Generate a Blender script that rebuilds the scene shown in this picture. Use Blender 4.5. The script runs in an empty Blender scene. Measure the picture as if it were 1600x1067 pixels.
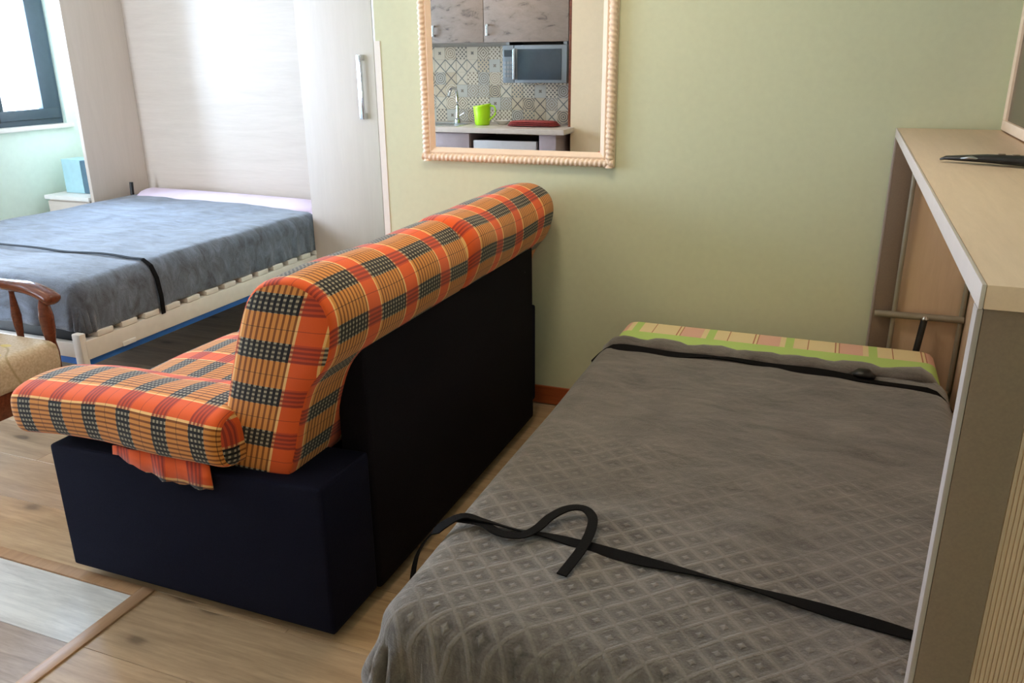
import bpy, bmesh, math, random
from mathutils import Vector, Matrix, noise
random.seed(7)
PI = math.pi
C = bpy.context.scene.collection

# ------------------------------------------------------------------ camera, world, light, exposure
def make_camera():
    yaw, pit, roll = math.radians(21.69263), math.radians(19.24638), math.radians(-0.53310)
    cy, sy = math.cos(yaw), math.sin(yaw)
    fwd = Vector((-sy * math.cos(pit), cy * math.cos(pit), -math.sin(pit)))
    right = Vector((cy, sy, 0.0))
    up = right.cross(fwd)
    r = right * math.cos(roll) + up * math.sin(roll)
    u = -right * math.sin(roll) + up * math.cos(roll)
    m = Matrix(((r.x, u.x, -fwd.x, 0), (r.y, u.y, -fwd.y, 0), (r.z, u.z, -fwd.z, 1.43), (0, 0, 0, 1)))
    cd = bpy.data.cameras.new('camera')
    cd.sensor_width = 36.0
    cd.lens = 1280.16 / 1600 * 36.0
    cd.clip_start = 0.02
    co = bpy.data.objects.new('camera', cd)
    co.matrix_world = m
    C.objects.link(co)
    bpy.context.scene.camera = co
make_camera()

SC = bpy.context.scene
SC.view_settings.view_transform = 'Standard'
SC.view_settings.look = 'None'
SC.view_settings.gamma = 1.0
SC.view_settings.use_curve_mapping = False
SC.view_settings.exposure = 0.10
SC.cycles.max_bounces = 10
SC.cycles.diffuse_bounces = 6
SC.cycles.glossy_bounces = 5
SC.cycles.transmission_bounces = 8
SC.cycles.sample_clamp_indirect = 6.0
SC.cycles.use_denoising = True

W = bpy.data.worlds.new('daylight_sky')
SC.world = W
W.use_nodes = True
bgn = W.node_tree.nodes['Background']
bgn.inputs[0].default_value = (0.78, 0.88, 1.0, 1)
bgn.inputs[1].default_value = 9.0

def area(name, loc, direction, sx, sy, energy, col, spread=None):
    l = bpy.data.lights.new(name, 'AREA')
    l.shape = 'RECTANGLE'; l.size = sx; l.size_y = sy
    l.energy = energy; l.color = col
    if spread: l.spread = spread
    o = bpy.data.objects.new(name, l)
    o.location = loc
    o.rotation_euler = Vector(direction).to_track_quat('-Z', 'Y').to_euler()
    C.objects.link(o)
    return o
DAY = (0.60, 0.83, 1.0)
# daylight just outside the openings of the left wall, plus one added light at the back
area('daylight_window', (-5.05, 3.52, 1.6), (1, 0, -0.1), 1.1, 1.1, 270, (0.52, 0.72, 1.0))
area('daylight_balcony', (-5.05, 1.35, 1.25), (1, 0.10, -0.35), 1.9, 2.1, 110, (0.62, 0.78, 1.0))
area('added_light_back_left', (-4.40, -0.75, 1.25), (-0.45, 1, -0.12), 0.5, 2.0, 170, (0.66, 0.8, 1.0))  # added light aimed at the left wall to brighten it, no known source
# warm ceiling lamps (their housings are built below)
LAMPS = [(-1.0, 2.05, 13.0), (-3.2, 1.9, 1.0), (-2.55, 0.25, 6.0)]
for lx, ly, le in LAMPS:
    area('ceiling_lamp_light', (lx, ly, 2.36), (0, 0, -1), 0.34, 0.34, le, (1.0, 0.80, 0.58))

# ------------------------------------------------------------------ node helpers
def hexc(r, g, b):
    f = lambda v: (v / 255 / 12.92) if v / 255 <= 0.04045 else ((v / 255 + 0.055) / 1.055) ** 2.4
    return (f(r), f(g), f(b), 1.0)

class NT:
    def __init__(s, name, rough=0.6, col=(0.5, 0.5, 0.5, 1), metal=0.0, spec=0.5):
        s.m = bpy.data.materials.new(name); s.m.use_nodes = True
        s.t = s.m.node_tree; s.n = s.t.nodes; s.l = s.t.links
        s.b = s.n['Principled BSDF']
        s.b.inputs['Roughness'].default_value = rough
        s.b.inputs['Base Color'].default_value = col
        s.b.inputs['Metallic'].default_value = metal
        s.b.inputs['Specular IOR Level'].default_value = spec
        s.m.diffuse_color = col
    def new(s, t, **k):
        n = s.n.new(t)
        for a, v in k.items(): setattr(n, a, v)
        return n
    def put(s, sock, v):
        if isinstance(v, (int, float)): sock.default_value = v
        elif isinstance(v, tuple): sock.default_value = v
        else: s.l.new(v, sock)
    def math(s, op, a, b=0.0, c=None):
        n = s.new('ShaderNodeMath', operation=op)
        s.put(n.inputs[0], a); s.put(n.inputs[1], b)
        if c is not None: s.put(n.inputs[2], c)
        return n.outputs[0]
    def mix(s, fac, a, b, mode='MIX'):
        n = s.new('ShaderNodeMix', data_type='RGBA', blend_type=mode)
        s.put(n.inputs[0], fac); s.put(n.inputs[6], a); s.put(n.inputs[7], b)
        return n.outputs[2]
    def ramp(s, fac, stops, interp='LINEAR'):
        n = s.new('ShaderNodeValToRGB'); cr = n.color_ramp; cr.interpolation = interp
        while len(cr.elements) < len(stops): cr.elements.new(0.5)
        for e, (p, c) in zip(cr.elements, stops):
            e.position = p
        for e, (p, c) in zip(cr.elements, stops):
            e.color = c if len(c) == 4 else (*c, 1)
        s.put(n.inputs[0], fac)
        return n.outputs[0]
    def coord(s, kind='Object', scale=(1, 1, 1), rot=(0, 0, 0), loc=(0, 0, 0)):
        tc = s.new('ShaderNodeTexCoord'); mp = s.new('ShaderNodeMapping')
        s.l.new(tc.outputs[kind], mp.inputs[0])
        mp.inputs['Scale'].default_value = scale
        mp.inputs['Rotation'].default_value = rot
        mp.inputs['Location'].default_value = loc
        return mp.outputs[0]
    def noise(s, vec, scale, detail=4, rough=0.5, dist=0.0, out=0):
        n = s.new('ShaderNodeTexNoise')
        s.l.new(vec, n.inputs['Vector'])
        n.inputs['Scale'].default_value = scale; n.inputs['Detail'].default_value = detail
        n.inputs['Roughness'].default_value = rough; n.inputs['Distortion'].default_value = dist
        return n.outputs[out]
    def bump(s, h, strength, dist=0.01):
        n = s.new('ShaderNodeBump')
        n.inputs['Strength'].default_value = strength; n.inputs['Distance'].default_value = dist
        s.l.new(h, n.inputs['Height']); s.l.new(n.outputs[0], s.b.inputs['Normal'])
    def color(s, v): s.put(s.b.inputs['Base Color'], v); return s

def plain(name, col, rough=0.5, metal=0.0, var=0.06, scale=30.0, bump=0.0, spec=0.5):
    k = NT(name, rough, col, metal, spec)
    v = k.coord('Object')
    nz = k.noise(v, scale, 3)
    d = tuple(c * (1 - var) for c in col[:3]) + (1,)
    e = tuple(min(1, c * (1 + var)) for c in col[:3]) + (1,)
    k.color(k.ramp(nz, [(0.3, d), (0.7, e)]))
    if bump: k.bump(nz, bump, 0.004)
    return k.m

def wood(name, base, dark, axis='X', scale=1.0, rough=0.4, streak=0.5, knots=0.0, contrast=1.0, island=False):
    """grain running along axis"""
    k = NT(name, rough, base)
    st = {'X': (1.2, 14, 14), 'Y': (14, 1.2, 14), 'Z': (14, 14, 1.2)}[axis]
    tc = k.new('ShaderNodeTexCoord')
    oi = k.new('ShaderNodeObjectInfo')
    add = k.new('ShaderNodeVectorMath', operation='ADD')
    k.l.new(tc.outputs['Object'], add.inputs[0])
    sc_ = k.new('ShaderNodeVectorMath', operation='SCALE')
    comb = k.new('ShaderNodeCombineXYZ')
    for i in range(3): k.l.new(oi.outputs['Random'], comb.inputs[i])
    k.l.new(comb.outputs[0], sc_.inputs[0]); sc_.inputs['Scale'].default_value = 37.0
    k.l.new(sc_.outputs[0], add.inputs[1])
    mp = k.new('ShaderNodeMapping'); k.l.new(add.outputs[0], mp.inputs[0])
    mp.inputs['Scale'].default_value = tuple(v * scale for v in st)
    n1 = k.noise(mp.outputs[0], 1.6, 6, 0.62, 0.9)
    n2 = k.noise(mp.outputs[0], 8.0, 6, 0.7, 0.3)
    f = k.math('ADD', k.math('MULTIPLY', n1, 0.6), k.math('MULTIPLY', n2, 0.4))
    col = k.ramp(f, [(0.5 - 0.17 / contrast, dark), (0.5 + 0.13 / contrast, base)])
    if knots:
        mp2 = k.new('ShaderNodeMapping'); k.l.new(add.outputs[0], mp2.inputs[0])
        mp2.inputs['Scale'].default_value = (1.3 * scale, 3.0 * scale, 0.0)
        vo = k.new('ShaderNodeTexVoronoi'); vo.voronoi_dimensions = '2D'; vo.inputs['Scale'].default_value = 1.5
        k.l.new(mp2.outputs[0], vo.inputs['Vector'])
        fz = k.noise(mp.outputs[0], 3.0, 3, 0.6)
        dd = k.math('ADD', vo.outputs['Distance'], k.math('MULTIPLY', fz, 0.12))
        kk = k.ramp(dd, [(0.10, (knots, knots, knots)), (0.145, (knots * .3,) * 3), (0.26, (0, 0, 0))])
        col = k.mix(kk, col, tuple(c * 0.4 for c in dark[:3]) + (1,))
    # plank to plank tint
    tint = k.ramp(oi.outputs['Random'], [(0.0, (0.90, 0.90, 0.92)), (1.0, (1.06, 1.04, 1.0))])
    k.color(k.mix(1.0, col, tint, 'MULTIPLY'))
    k.bump(n2, 0.08, 0.002)
    return k.m

def make_plaid():
    k = NT('orange_plaid_cloth', 0.85, hexc(215, 110, 50), spec=0.2)
    uv = k.coord('UV')
    sp = k.new('ShaderNodeSeparateXYZ'); k.l.new(uv, sp.inputs[0])
    PU, PV = 0.117, 0.200
    u = k.math('FRACT', k.math('DIVIDE', sp.outputs[0], PU))
    v = k.math('FRACT', k.math('DIVIDE', sp.outputs[1], PV))
    tan, brn = hexc(212, 140, 68), hexc(136, 78, 32)
    crm, org = hexc(236, 188, 122), hexc(222, 92, 38)
    # v: 0-.58 fine stripes (8), .58-.62 cream, .62-.94 orange, .94-.98 cream
    stA, stG = [], []
    n = 9
    for i in range(n):
        a = i * 0.635 / n
        stA += [(a, tan), (a + 0.635 / n * 0.60, brn)]
        stG += [(a, hexc(160, 150, 128)), (a + 0.635 / n * 0.5, hexc(22, 20, 24))]
    tail = [(0.635, crm), (0.665, org), (0.965, crm), (0.993, tan)]
    tailG = [(0.635, hexc(206, 150, 100)), (0.665, hexc(196, 74, 42)), (0.965, hexc(206, 150, 100)), (0.993, tan)]
    cA = k.ramp(v, stA + tail, 'CONSTANT')
    cG = k.ramp(v, stG + tailG, 'CONSTANT')
    W0, B0 = (0, 0, 0), (1, 1, 1)
    # u: .0-.36 gingham band, rest plain with one thin black line at .68
    band = k.ramp(u, [(0.0, B0), (0.40, W0)], 'CONSTANT')
    lines = []
    for i in range(4):
        a = 0.01 + i * 0.1
        lines += [(a, B0), (a + 0.052, W0)]
    lines += [(0.675, (0.75, 0.75, 0.75)), (0.69, W0)]
    ln = k.ramp(u, [(0.0, W0)] + lines, 'CONSTANT')
    col = k.mix(band, cA, cG)
    orange_zone = k.ramp(v, [(0, W0), (0.635, B0), (0.993, W0)], 'CONSTANT')
    dark = k.mix(orange_zone, hexc(30, 26, 28), hexc(140, 52, 40))
    col = k.mix(k.math('MULTIPLY', ln, 0.86), col, dark)
    wv = k.noise(uv, 900, 1)
    col = k.mix(0.12, col, k.ramp(wv, [(0.35, (0, 0, 0)), (0.65, (1, 1, 1))]), 'SOFT_LIGHT')
    k.color(col)
    k.b.inputs['Sheen Weight'].default_value = 0.15
    big = k.noise(uv, 9, 3)
    k.bump(k.math('ADD', k.math('MULTIPLY', wv, 0.12), big), 0.35, 0.01)
    return k.m

def make_fleece(name, c0, c1, emboss=1.0):
    """short-pile blanket with embossed nested diamonds"""
    k = NT(name, 0.9, c0, spec=0.15)
    ob = k.coord('Object', rot=(0, 0, math.radians(-43)), scale=(1, 1, 0.6))
    sp = k.new('ShaderNodeSeparateXYZ'); k.l.new(ob, sp.inputs[0])
    cell = 0.050
    def tri(o):
        f = k.math('FRACT', k.math('DIVIDE', o, cell))
        return k.math('ABSOLUTE', k.math('SUBTRACT', f, 0.5))
    d = k.math('MAXIMUM', tri(sp.outputs[0]), tri(sp.outputs[1]))   # 0 centre, .5 edge
    g = lambda x: (x, x, x)
    prof = k.ramp(d, [(0.0, g(.95)), (0.07, g(.80)), (0.14, g(.18)), (0.25, g(.22)), (0.33, g(.55)), (0.41, g(.55)), (0.455, g(.95)), (0.5, g(1.0))])
    o2 = k.coord('Object')
    pile = k.noise(o2, 260, 2, 0.6)
    stv = k.coord('Object', rot=(0, 0, math.radians(20)), scale=(2.2, 5.5, 3))
    smear = k.noise(stv, 3.2, 6, 0.7, 0.8)
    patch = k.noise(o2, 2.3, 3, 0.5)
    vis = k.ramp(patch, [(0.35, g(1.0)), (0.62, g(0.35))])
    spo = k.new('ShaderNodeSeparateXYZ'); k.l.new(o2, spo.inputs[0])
    brush_and_light = k.ramp(k.math('DIVIDE', k.math('ADD', spo.outputs[1], k.math('MULTIPLY', patch, 0.5)), 4.0), [(0.40, g(1.0)), (0.56, g(0.12))])
    vis = k.math('MULTIPLY', vis, brush_and_light)
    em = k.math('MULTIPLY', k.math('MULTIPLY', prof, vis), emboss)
    f = k.math('ADD', k.math('ADD', k.math('MULTIPLY', em, 0.50), k.math('MULTIPLY', k.math('SUBTRACT', 1.0, vis), 0.22 * emboss)), k.math('ADD', k.math('MULTIPLY', smear, 0.85), k.math('MULTIPLY', pile, 0.22)))  # smoothed far pile also tinted lighter, as if more light fell there
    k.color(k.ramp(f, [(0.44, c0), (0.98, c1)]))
    k.b.inputs['Sheen Weight'].default_value = 0.35
    k.b.inputs['Sheen Roughness'].default_value = 0.5
    h = k.math('ADD', k.math('MULTIPLY', em, 0.7), k.math('ADD', k.math('MULTIPLY', smear, 0.55), k.math('MULTIPLY', pile, 0.25)))
    k.bump(h, 0.6, 0.010)
    return k.m

def make_bedsheet():
    k = NT('green_peach_check_sheet', 0.85, hexc(170, 190, 110), spec=0.2)
    ob = k.coord('Object')
    sp = k.new('ShaderNodeSeparateXYZ'); k.l.new(ob, sp.inputs[0])
    u = k.math('FRACT', k.math('DIVIDE', k.math('ADD', sp.outputs[0], 2.0), 0.27))
    gr, pe, pk, ln = hexc(178, 204, 118), hexc(226, 206, 160), hexc(222, 176, 156), hexc(176, 116, 92)
    col = k.ramp(u, [(0, gr), (0.10, pe), (0.27, ln), (0.285, pe), (0.60, ln), (0.615, pe), (0.645, ln), (0.66, pk), (0.93, pe)], 'CONSTANT')
    y = sp.outputs[1]
    edge = k.ramp(y, [(0.0, (0, 0, 0)), (0.5, (1, 1, 1))], 'CONSTANT')
    m = k.math('GREATER_THAN', y, 2.83)
    k.color(k.mix(m, gr, col))
    k.bump(k.noise(ob, 14, 4), 0.25, 0.01)
    return k.m

def make_upholstery():
    k = NT('beige_leaf_upholstery', 0.8, hexc(205, 190, 155), spec=0.2)
    ob = k.coord('Object', scale=(1, 1, 1))
    base = k.ramp(k.noise(ob, 120, 2), [(0.3, hexc(180, 160, 132)), (0.7, hexc(204, 186, 160))])
    wv = k.new('ShaderNodeTexWave', wave_type='RINGS'); k.l.new(ob, wv.inputs[0])
    wv.inputs['Scale'].default_value = 2.6; wv.inputs['Distortion'].default_value = 9; wv.inputs['Detail'].default_value = 1
    vine = k.ramp(wv.outputs[1], [(0.0, (1, 1, 1)), (0.025, (0, 0, 0))])
    c = k.mix(k.math('MULTIPLY', vine, 0.55), base, hexc(140, 122, 78))
    vo = k.new('ShaderNodeTexVoronoi'); vo.inputs['Scale'].default_value = 9.0
    mp = k.coord('Object', rot=(0.3, 0.5, 0.6), scale=(1, 1.9, 1.6)); k.l.new(mp, vo.inputs['Vector'])
    leaf = k.ramp(vo.outputs['Distance'], [(0.24, (1, 1, 1)), (0.27, (0, 0, 0))])
    sel = k.math('GREATER_THAN', k.noise(ob, 5, 1), 0.52)
    c = k.mix(k.math('MULTIPLY', k.math('MULTIPLY', leaf, sel), 0.75), c, hexc(206, 186, 100))
    k.color(c); k.bump(k.noise(ob, 200, 2), 0.1, 0.003)
    return k.m

def make_tile(i):
    """glazed patchwork tile seen face-on: local x, z in 0..1 through UV"""
    rnd = random.Random(i * 13 + 5)
    k = NT('patchwork_tile', 0.25, (0.6, 0.6, 0.6, 1))
    uv = k.coord('UV')
    sp = k.new('ShaderNodeSeparateXYZ'); k.l.new(uv, sp.inputs[0])
    fx = k.math('ABSOLUTE', k.math('SUBTRACT', sp.outputs[0], 0.5))
    fy = k.math('ABSOLUTE', k.math('SUBTRACT', sp.outputs[1], 0.5))
    light = [hexc(196, 184, 164), hexc(186, 170, 146), hexc(200, 188, 168), hexc(176, 172, 162)][i % 4]
    dk = [hexc(70, 70, 72), hexc(104, 90, 76), hexc(86, 94, 98), hexc(140, 120, 98)][(i // 2) % 4]
    kind = i % 5
    cir = k.math('POWER', k.math('ADD', k.math('POWER', fx, 2.0), k.math('POWER', fy, 2.0)), 0.5)
    if kind == 0:   # dots grid
        a = k.math('SINE', k.math('MULTIPLY', sp.outputs[0], 2 * PI * 3)); b = k.math('SINE', k.math('MULTIPLY', sp.outputs[1], 2 * PI * 3))
        f = k.math('GREATER_THAN', k.math('MULTIPLY', a, b), 0.25)
    elif kind == 1: # rings
        f = k.math('GREATER_THAN', k.math('SINE', k.math('MULTIPLY', cir, 38.0)), 0.2)
    elif kind == 2: # diamonds
        f = k.math('GREATER_THAN', k.math('SINE', k.math('MULTIPLY', k.math('ADD', fx, fy), 26.0)), 0.3)
    elif kind == 3: # plain beige, thin flower
        f = k.math('LESS_THAN', k.math('ABSOLUTE', k.math('SUBTRACT', cir, k.math('MULTIPLY', k.math('ADD', fx, fy), 0.55))), 0.035)
    else:           # cross
        f = k.math('LESS_THAN', k.math('ABSOLUTE', k.math('SUBTRACT', fx, fy)), 0.06)
    mot = k.noise(k.coord('Object'), 60, 2)
    k.color(k.mix(k.math('MULTIPLY', f, k.math('ADD', 0.45, k.math('MULTIPLY', mot, 0.7))), light, dk))
    return k.m

# ------------------------------------------------------------------ palette
M = {}
M['wall_green'] = plain('sage_green_paint', hexc(203, 207, 178), 0.7, var=0.02, scale=40, bump=0.04, spec=0.25)
M['wall_cream'] = plain('cream_paint', hexc(214, 196, 166), 0.7, var=0.02)
M['wall_teal'] = plain('pale_green_paint', hexc(222, 240, 228), 0.7, var=0.02)
M['ceiling'] = plain('white_ceiling_paint', hexc(232, 228, 218), 0.85, var=0.02)
M['oak'] = wood('oak_laminate', hexc(192, 163, 128), hexc(152, 124, 94), 'X', 1.0, 0.38, knots=0.8)
M['white_plank'] = wood('whitewashed_plank', hexc(222, 220, 214), hexc(186, 184, 180), 'X', 1.3, 0.4, contrast=1.2)
M['grey_plank'] = wood('greyed_plank', hexc(174, 156, 142), hexc(134, 118, 108), 'X', 1.3, 0.4, contrast=1.2)
M['strip'] = wood('oak_edge_strip', hexc(186, 150, 116), hexc(160, 124, 94), 'Y', 1.2, 0.35)
M['skirting'] = wood('red_brown_skirting_wood', hexc(184, 96, 50), hexc(140, 66, 34), 'X', 1.0, 0.35)
M['subfloor'] = plain('dark_underlay', hexc(60, 44, 32), 0.9)
M['trimwhite'] = plain('white_lacquer', hexc(226, 222, 216), 0.4, var=0.02)
M['pale_wood'] = wood('pale_horizontal_grain_laminate', hexc(212, 199, 186), hexc(196, 182, 168), 'X', 0.8, 0.5, contrast=0.7)
M['pale_wood_v'] = wood('pale_vertical_grain_laminate', hexc(210, 197, 186), hexc(199, 186, 174), 'Z', 0.8, 0.5, contrast=0.6)
M['steel'] = plain('brushed_steel', hexc(150, 152, 154), 0.32, 0.9, 0.05)
M['chrome'] = plain('chrome', hexc(215, 218, 222), 0.12, 1.0, 0.02)
M['window_frame'] = plain('dark_slate_window_frame', hexc(58, 74, 84), 0.4, var=0.05)
M['navy'] = plain('navy_woven_fabric', hexc(19, 20, 36), 0.95, var=0.25, scale=350, bump=0.3, spec=0.1)
M['navy_back'] = plain('black_backing_fabric', hexc(22, 19, 24), 0.95, var=0.25, scale=350, bump=0.3, spec=0.1)
M['black'] = plain('black_plastic', hexc(16, 15, 16), 0.4)
M['webbing'] = plain('black_webbing', hexc(8, 6, 7), 0.8, var=0.3, scale=400, bump=0.3, spec=0.15)
M['white_metal'] = plain('white_painted_metal', hexc(226, 220, 212), 0.4, var=0.03)
M['blue'] = plain('blue_painted_board', hexc(34, 104, 190), 0.5, var=0.06)
M['lilac'] = plain('pale_lilac_sheet', hexc(222, 204, 220), 0.85, var=0.03, scale=12, bump=0.3, spec=0.2)
M['plaid'] = make_plaid()
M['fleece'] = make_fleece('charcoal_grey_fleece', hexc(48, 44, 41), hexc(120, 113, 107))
M['fleece_blue'] = make_fleece('slate_grey_fleece', hexc(56, 59, 64), hexc(132, 144, 164), 0.5)
M['sheet'] = make_bedsheet()
M['beige_laminate'] = wood('beige_worktop_laminate', hexc(220, 194, 168), hexc(204, 178, 152), 'Y', 1.4, 0.42, contrast=0.7)
M['beige_panel'] = wood('beige_panel_laminate', hexc(210, 184, 156), hexc(196, 168, 140), 'Z', 1.0, 0.5, contrast=0.7)
M['taupe'] = plain('taupe_laminate', hexc(124, 106, 90), 0.6, var=0.06, scale=300, spec=0.3)
M['edge_pale'] = plain('pale_edge_banding', hexc(188, 176, 168), 0.5, var=0.02)
M['edge_grey'] = plain('grey_edge_banding', hexc(158, 146, 140), 0.5, var=0.02)
M['tube'] = plain('grey_tube_metal', hexc(150, 142, 126), 0.4, 0.3)
M['chairwood'] = wood('dark_red_brown_varnished_wood', hexc(122, 66, 42), hexc(74, 36, 24), 'X', 1.4, 0.22)
M['upholstery'] = make_upholstery()
M['mirror'] = NT('mirror_glass', 0.0, (0.93, 0.94, 0.93, 1), 1.0).m
M['frame_cream'] = plain('cream_lacquered_wood', hexc(232, 208, 184), 0.42, var=0.03)
M['stone_door'] = None
k = NT('grey_stone_effect_laminate', 0.5, hexc(140, 128, 118)); v = k.coord('Object', scale=(1, 1, 2.2), rot=(0, 0.5, 0))
k.color(k.ramp(k.noise(v, 9, 6, 0.65, 0.5), [(0.32, hexc(84, 74, 68)), (0.42, hexc(126, 113, 104)), (0.7, hexc(138, 125, 116))])); M['stone_door'] = k.m
M['counter'] = plain('pale_grey_worktop', hexc(188, 178, 170), 0.3, var=0.06, scale=18)
M['lower_cab'] = plain('grey_lilac_laminate', hexc(142, 128, 132), 0.45, var=0.04)
M['fridge'] = plain('silver_fridge_panel', hexc(178, 176, 178), 0.35, 0.3, 0.03)
M['mw_body'] = plain('silver_microwave_body', hexc(126, 134, 142), 0.3, 0.5, 0.03)
M['mw_glass'] = plain('microwave_dark_glass', hexc(52, 62, 70), 0.12)
M['lime'] = plain('lime_green_plastic', hexc(168, 222, 24), 0.3, var=0.03)
M['red_cloth'] = plain('dark_red_cloth', hexc(142, 54, 50), 0.8, var=0.25, scale=60)
M['white_ceramic'] = plain('white_ceramic', hexc(228, 226, 222), 0.2, var=0.02)
M['grout'] = plain('grey_grout', hexc(150, 144, 134), 0.9)
M['teal_box'] = plain('pale_teal_card', hexc(164, 200, 206), 0.6, var=0.04)
M['slate_card'] = plain('slate_blue_card', hexc(84, 112, 128), 0.6, var=0.05)
M['pic_dark'] = plain('dark_brown_glossy_panel', hexc(74, 62, 48), 0.25, var=0.1, scale=4)
k = NT('clear_window_glass', 0.0, (1, 1, 1, 1))
tr_ = k.new('ShaderNodeBsdfTransparent'); gl_ = k.new('ShaderNodeBsdfGlossy'); gl_.inputs['Roughness'].default_value = 0.02
mx_ = k.new('ShaderNodeMixShader'); fr_ = k.new('ShaderNodeFresnel'); fr_.inputs[0].default_value = 1.3
k.l.new(fr_.outputs[0], mx_.inputs[0]); k.l.new(tr_.outputs[0], mx_.inputs[1]); k.l.new(gl_.outputs[0], mx_.inputs[2])
k.l.new(mx_.outputs[0], k.n['Material Output'].inputs['Surface']); M['glass'] = k.m
k = NT('lamp_diffuser', 0.5, (1, 0.9, 0.75, 1)); k.b.inputs['Emission Color'].default_value = (1, 0.82, 0.6, 1); k.b.inputs['Emission Strength'].default_value = 3.0; M['lamp'] = k.m

# ------------------------------------------------------------------ mesh helpers
def link(name, me, mat, parent=None, label=None):
    o = bpy.data.objects.new(name, me)
    if mat is not None and len(me.materials) == 0:
        for mm in (mat if isinstance(mat, (list, tuple)) else [mat]): me.materials.append(mm)
    C.objects.link(o)
    if parent is not None:
        o.parent = parent
        # mesh data is written in world coordinates
        w = Vector(parent.location)
        p = parent.parent
        while p is not None:
            w = w + Vector(p.location); p = p.parent
        o.location = -w
    if label: o['label'] = label
    return o

def finish(bm, name, mat, parent=None, smooth=False, label=None):
    me = bpy.data.meshes.new(name)
    bmesh.ops.recalc_face_normals(bm, faces=bm.faces)
    bm.to_mesh(me); bm.free()
    if smooth:
        for p in me.polygons: p.use_smooth = True
        if smooth == 'auto': me.set_sharp_from_angle(angle=math.radians(38))
    return link(name, me, mat, parent, label)

def add_box(bm, b, bev=0.0, seg=2, shear=None):
    x0, x1, y0, y1, z0, z1 = b
    vs = [bm.verts.new(p) for p in ((x0, y0, z0), (x1, y0, z0), (x1, y1, z0), (x0, y1, z0), (x0, y0, z1), (x1, y0, z1), (x1, y1, z1), (x0, y1, z1))]
    fs = [bm.faces.new([vs[i] for i in f]) for f in ((0, 3, 2, 1), (4, 5, 6, 7), (0, 1, 5, 4), (1, 2, 6, 5), (2, 3, 7, 6), (3, 0, 4, 7))]
    if bev:
        es = set(e for f in fs for e in f.edges)
        bmesh.ops.bevel(bm, geom=list(es), offset=bev, segments=seg, affect='EDGES', profile=0.6)

def box(name, b, mat, parent=None, bev=0.003, seg=2, label=None):
    bm = bmesh.new(); add_box(bm, b, bev, seg)
    return finish(bm, name, mat, parent, 'auto' if bev else False, label)

def boxes(name, bs, mat, parent=None, bev=0.0, label=None):
    bm = bmesh.new()
    for b in bs: add_box(bm, b, bev)
    return finish(bm, name, mat, parent, 'auto' if bev else False, label)

def smooth_path(pts, n=6, closed=False):
    out = []; N = len(pts); P = [Vector(p) for p in pts]
    rng = range(N if closed else N - 1)
    for i in rng:
        p0 = P[(i - 1) % N] if closed or i > 0 else P[0]
        p1, p2 = P[i], P[(i + 1) % N]
        p3 = P[(i + 2) % N] if closed or i + 2 < N else P[-1]
        for j in range(n):
            t = j / n
            out.append(0.5 * ((2 * p1) + (-p0 + p2) * t + (2 * p0 - 5 * p1 + 4 * p2 - p3) * t * t + (-p0 + 3 * p1 - 3 * p2 + p3) * t ** 3))
    if not closed: out.append(P[-1])
    return out

def add_tube(bm, pts, r, n=12, flat=(1, 1), up=Vector((0, 0, 1))):
    P = [Vector(p) for p in pts]; rings = []
    for i, p in enumerate(P):
        d = (P[min(i + 1, len(P) - 1)] - P[max(i - 1, 0)]).normalized()
        a = d.cross(up)
        if a.length < 1e-3: a = d.cross(Vector((0, 1, 0)))
        a.normalize(); b = a.cross(d).normalized()
        rr = r[i] if isinstance(r, (list, tuple)) else r
        rings.append([bm.verts.new(p + a * math.cos(2 * PI * j / n) * rr * flat[0] + b * math.sin(2 * PI * j / n) * rr * flat[1]) for j in range(n)])
    for A, B in zip(rings, rings[1:]):
        for j in range(n): bm.faces.new((A[j], A[(j + 1) % n], B[(j + 1) % n], B[j]))
    bm.faces.new(rings[0][::-1]); bm.faces.new(rings[-1])

def tube(name, pts, r, mat, parent=None, n=12, flat=(1, 1), label=None, up=Vector((0, 0, 1))):
    bm = bmesh.new(); add_tube(bm, pts, r, n, flat, up)
    return finish(bm, name, mat, parent, 'auto', label)

def lathe(name, c, prof, mat, parent=None, n=28, label=None):
    bm = bmesh.new(); rings = []
    for r, z in prof:
        rings.append([bm.verts.new((c[0] + r * math.cos(2 * PI * j / n), c[1] + r * math.sin(2 * PI * j / n), c[2] + z)) for j in range(n)])
    for A, B in zip(rings, rings[1:]):
        for j in range(n): bm.faces.new((A[j], A[(j + 1) % n], B[(j + 1) % n], B[j]))
    bm.faces.new(rings[0][::-1]); bm.faces.new(rings[-1])
    return finish(bm, name, mat, parent, 'auto', label)

def thing(name, loc, label, cat, group=None):
    o = bpy.data.objects.new(name, None); o.empty_display_size = 0.1
    C.objects.link(o); o.location = loc; o['label'] = label; o['category'] = cat
    if group: o['group'] = group
    return o
def tag(o, label, cat, group=None):
    o['label'] = label; o['category'] = cat
    if group: o['group'] = group
    return o
def struct(o):
    o['kind'] = 'structure'; return o

def ribbon(bm, pts, width, thick=0.0018, nrm=None):
    """flat webbing along pts; nrm: list of surface normals (default up)"""
    P = [Vector(p) for p in pts]; rows = []
    for i, p in enumerate(P):
        d = (P[min(i + 1, len(P) - 1)] - P[max(i - 1, 0)]).normalized()
        nn = Vector(nrm[i]) if nrm else Vector((0, 0, 1))
        s = d.cross(nn)
        if s.length < 1e-4: s = Vector((0, 1, 0))
        s.normalize(); up = s.cross(d).normalized()
        w = width[i] if isinstance(width, (list, tuple)) else width
        rows.append([bm.verts.new(p + s * a * w / 2 + up * b * thick / 2) for a, b in ((-1, -1), (1, -1), (1, 1), (-1, 1))])
    for A, B in zip(rows, rows[1:]):
        for j in range(4): bm.faces.new((A[j], A[(j + 1) % 4], B[(j + 1) % 4], B[j]))
    bm.faces.new(rows[0][::-1]); bm.faces.new(rows[-1])

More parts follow.
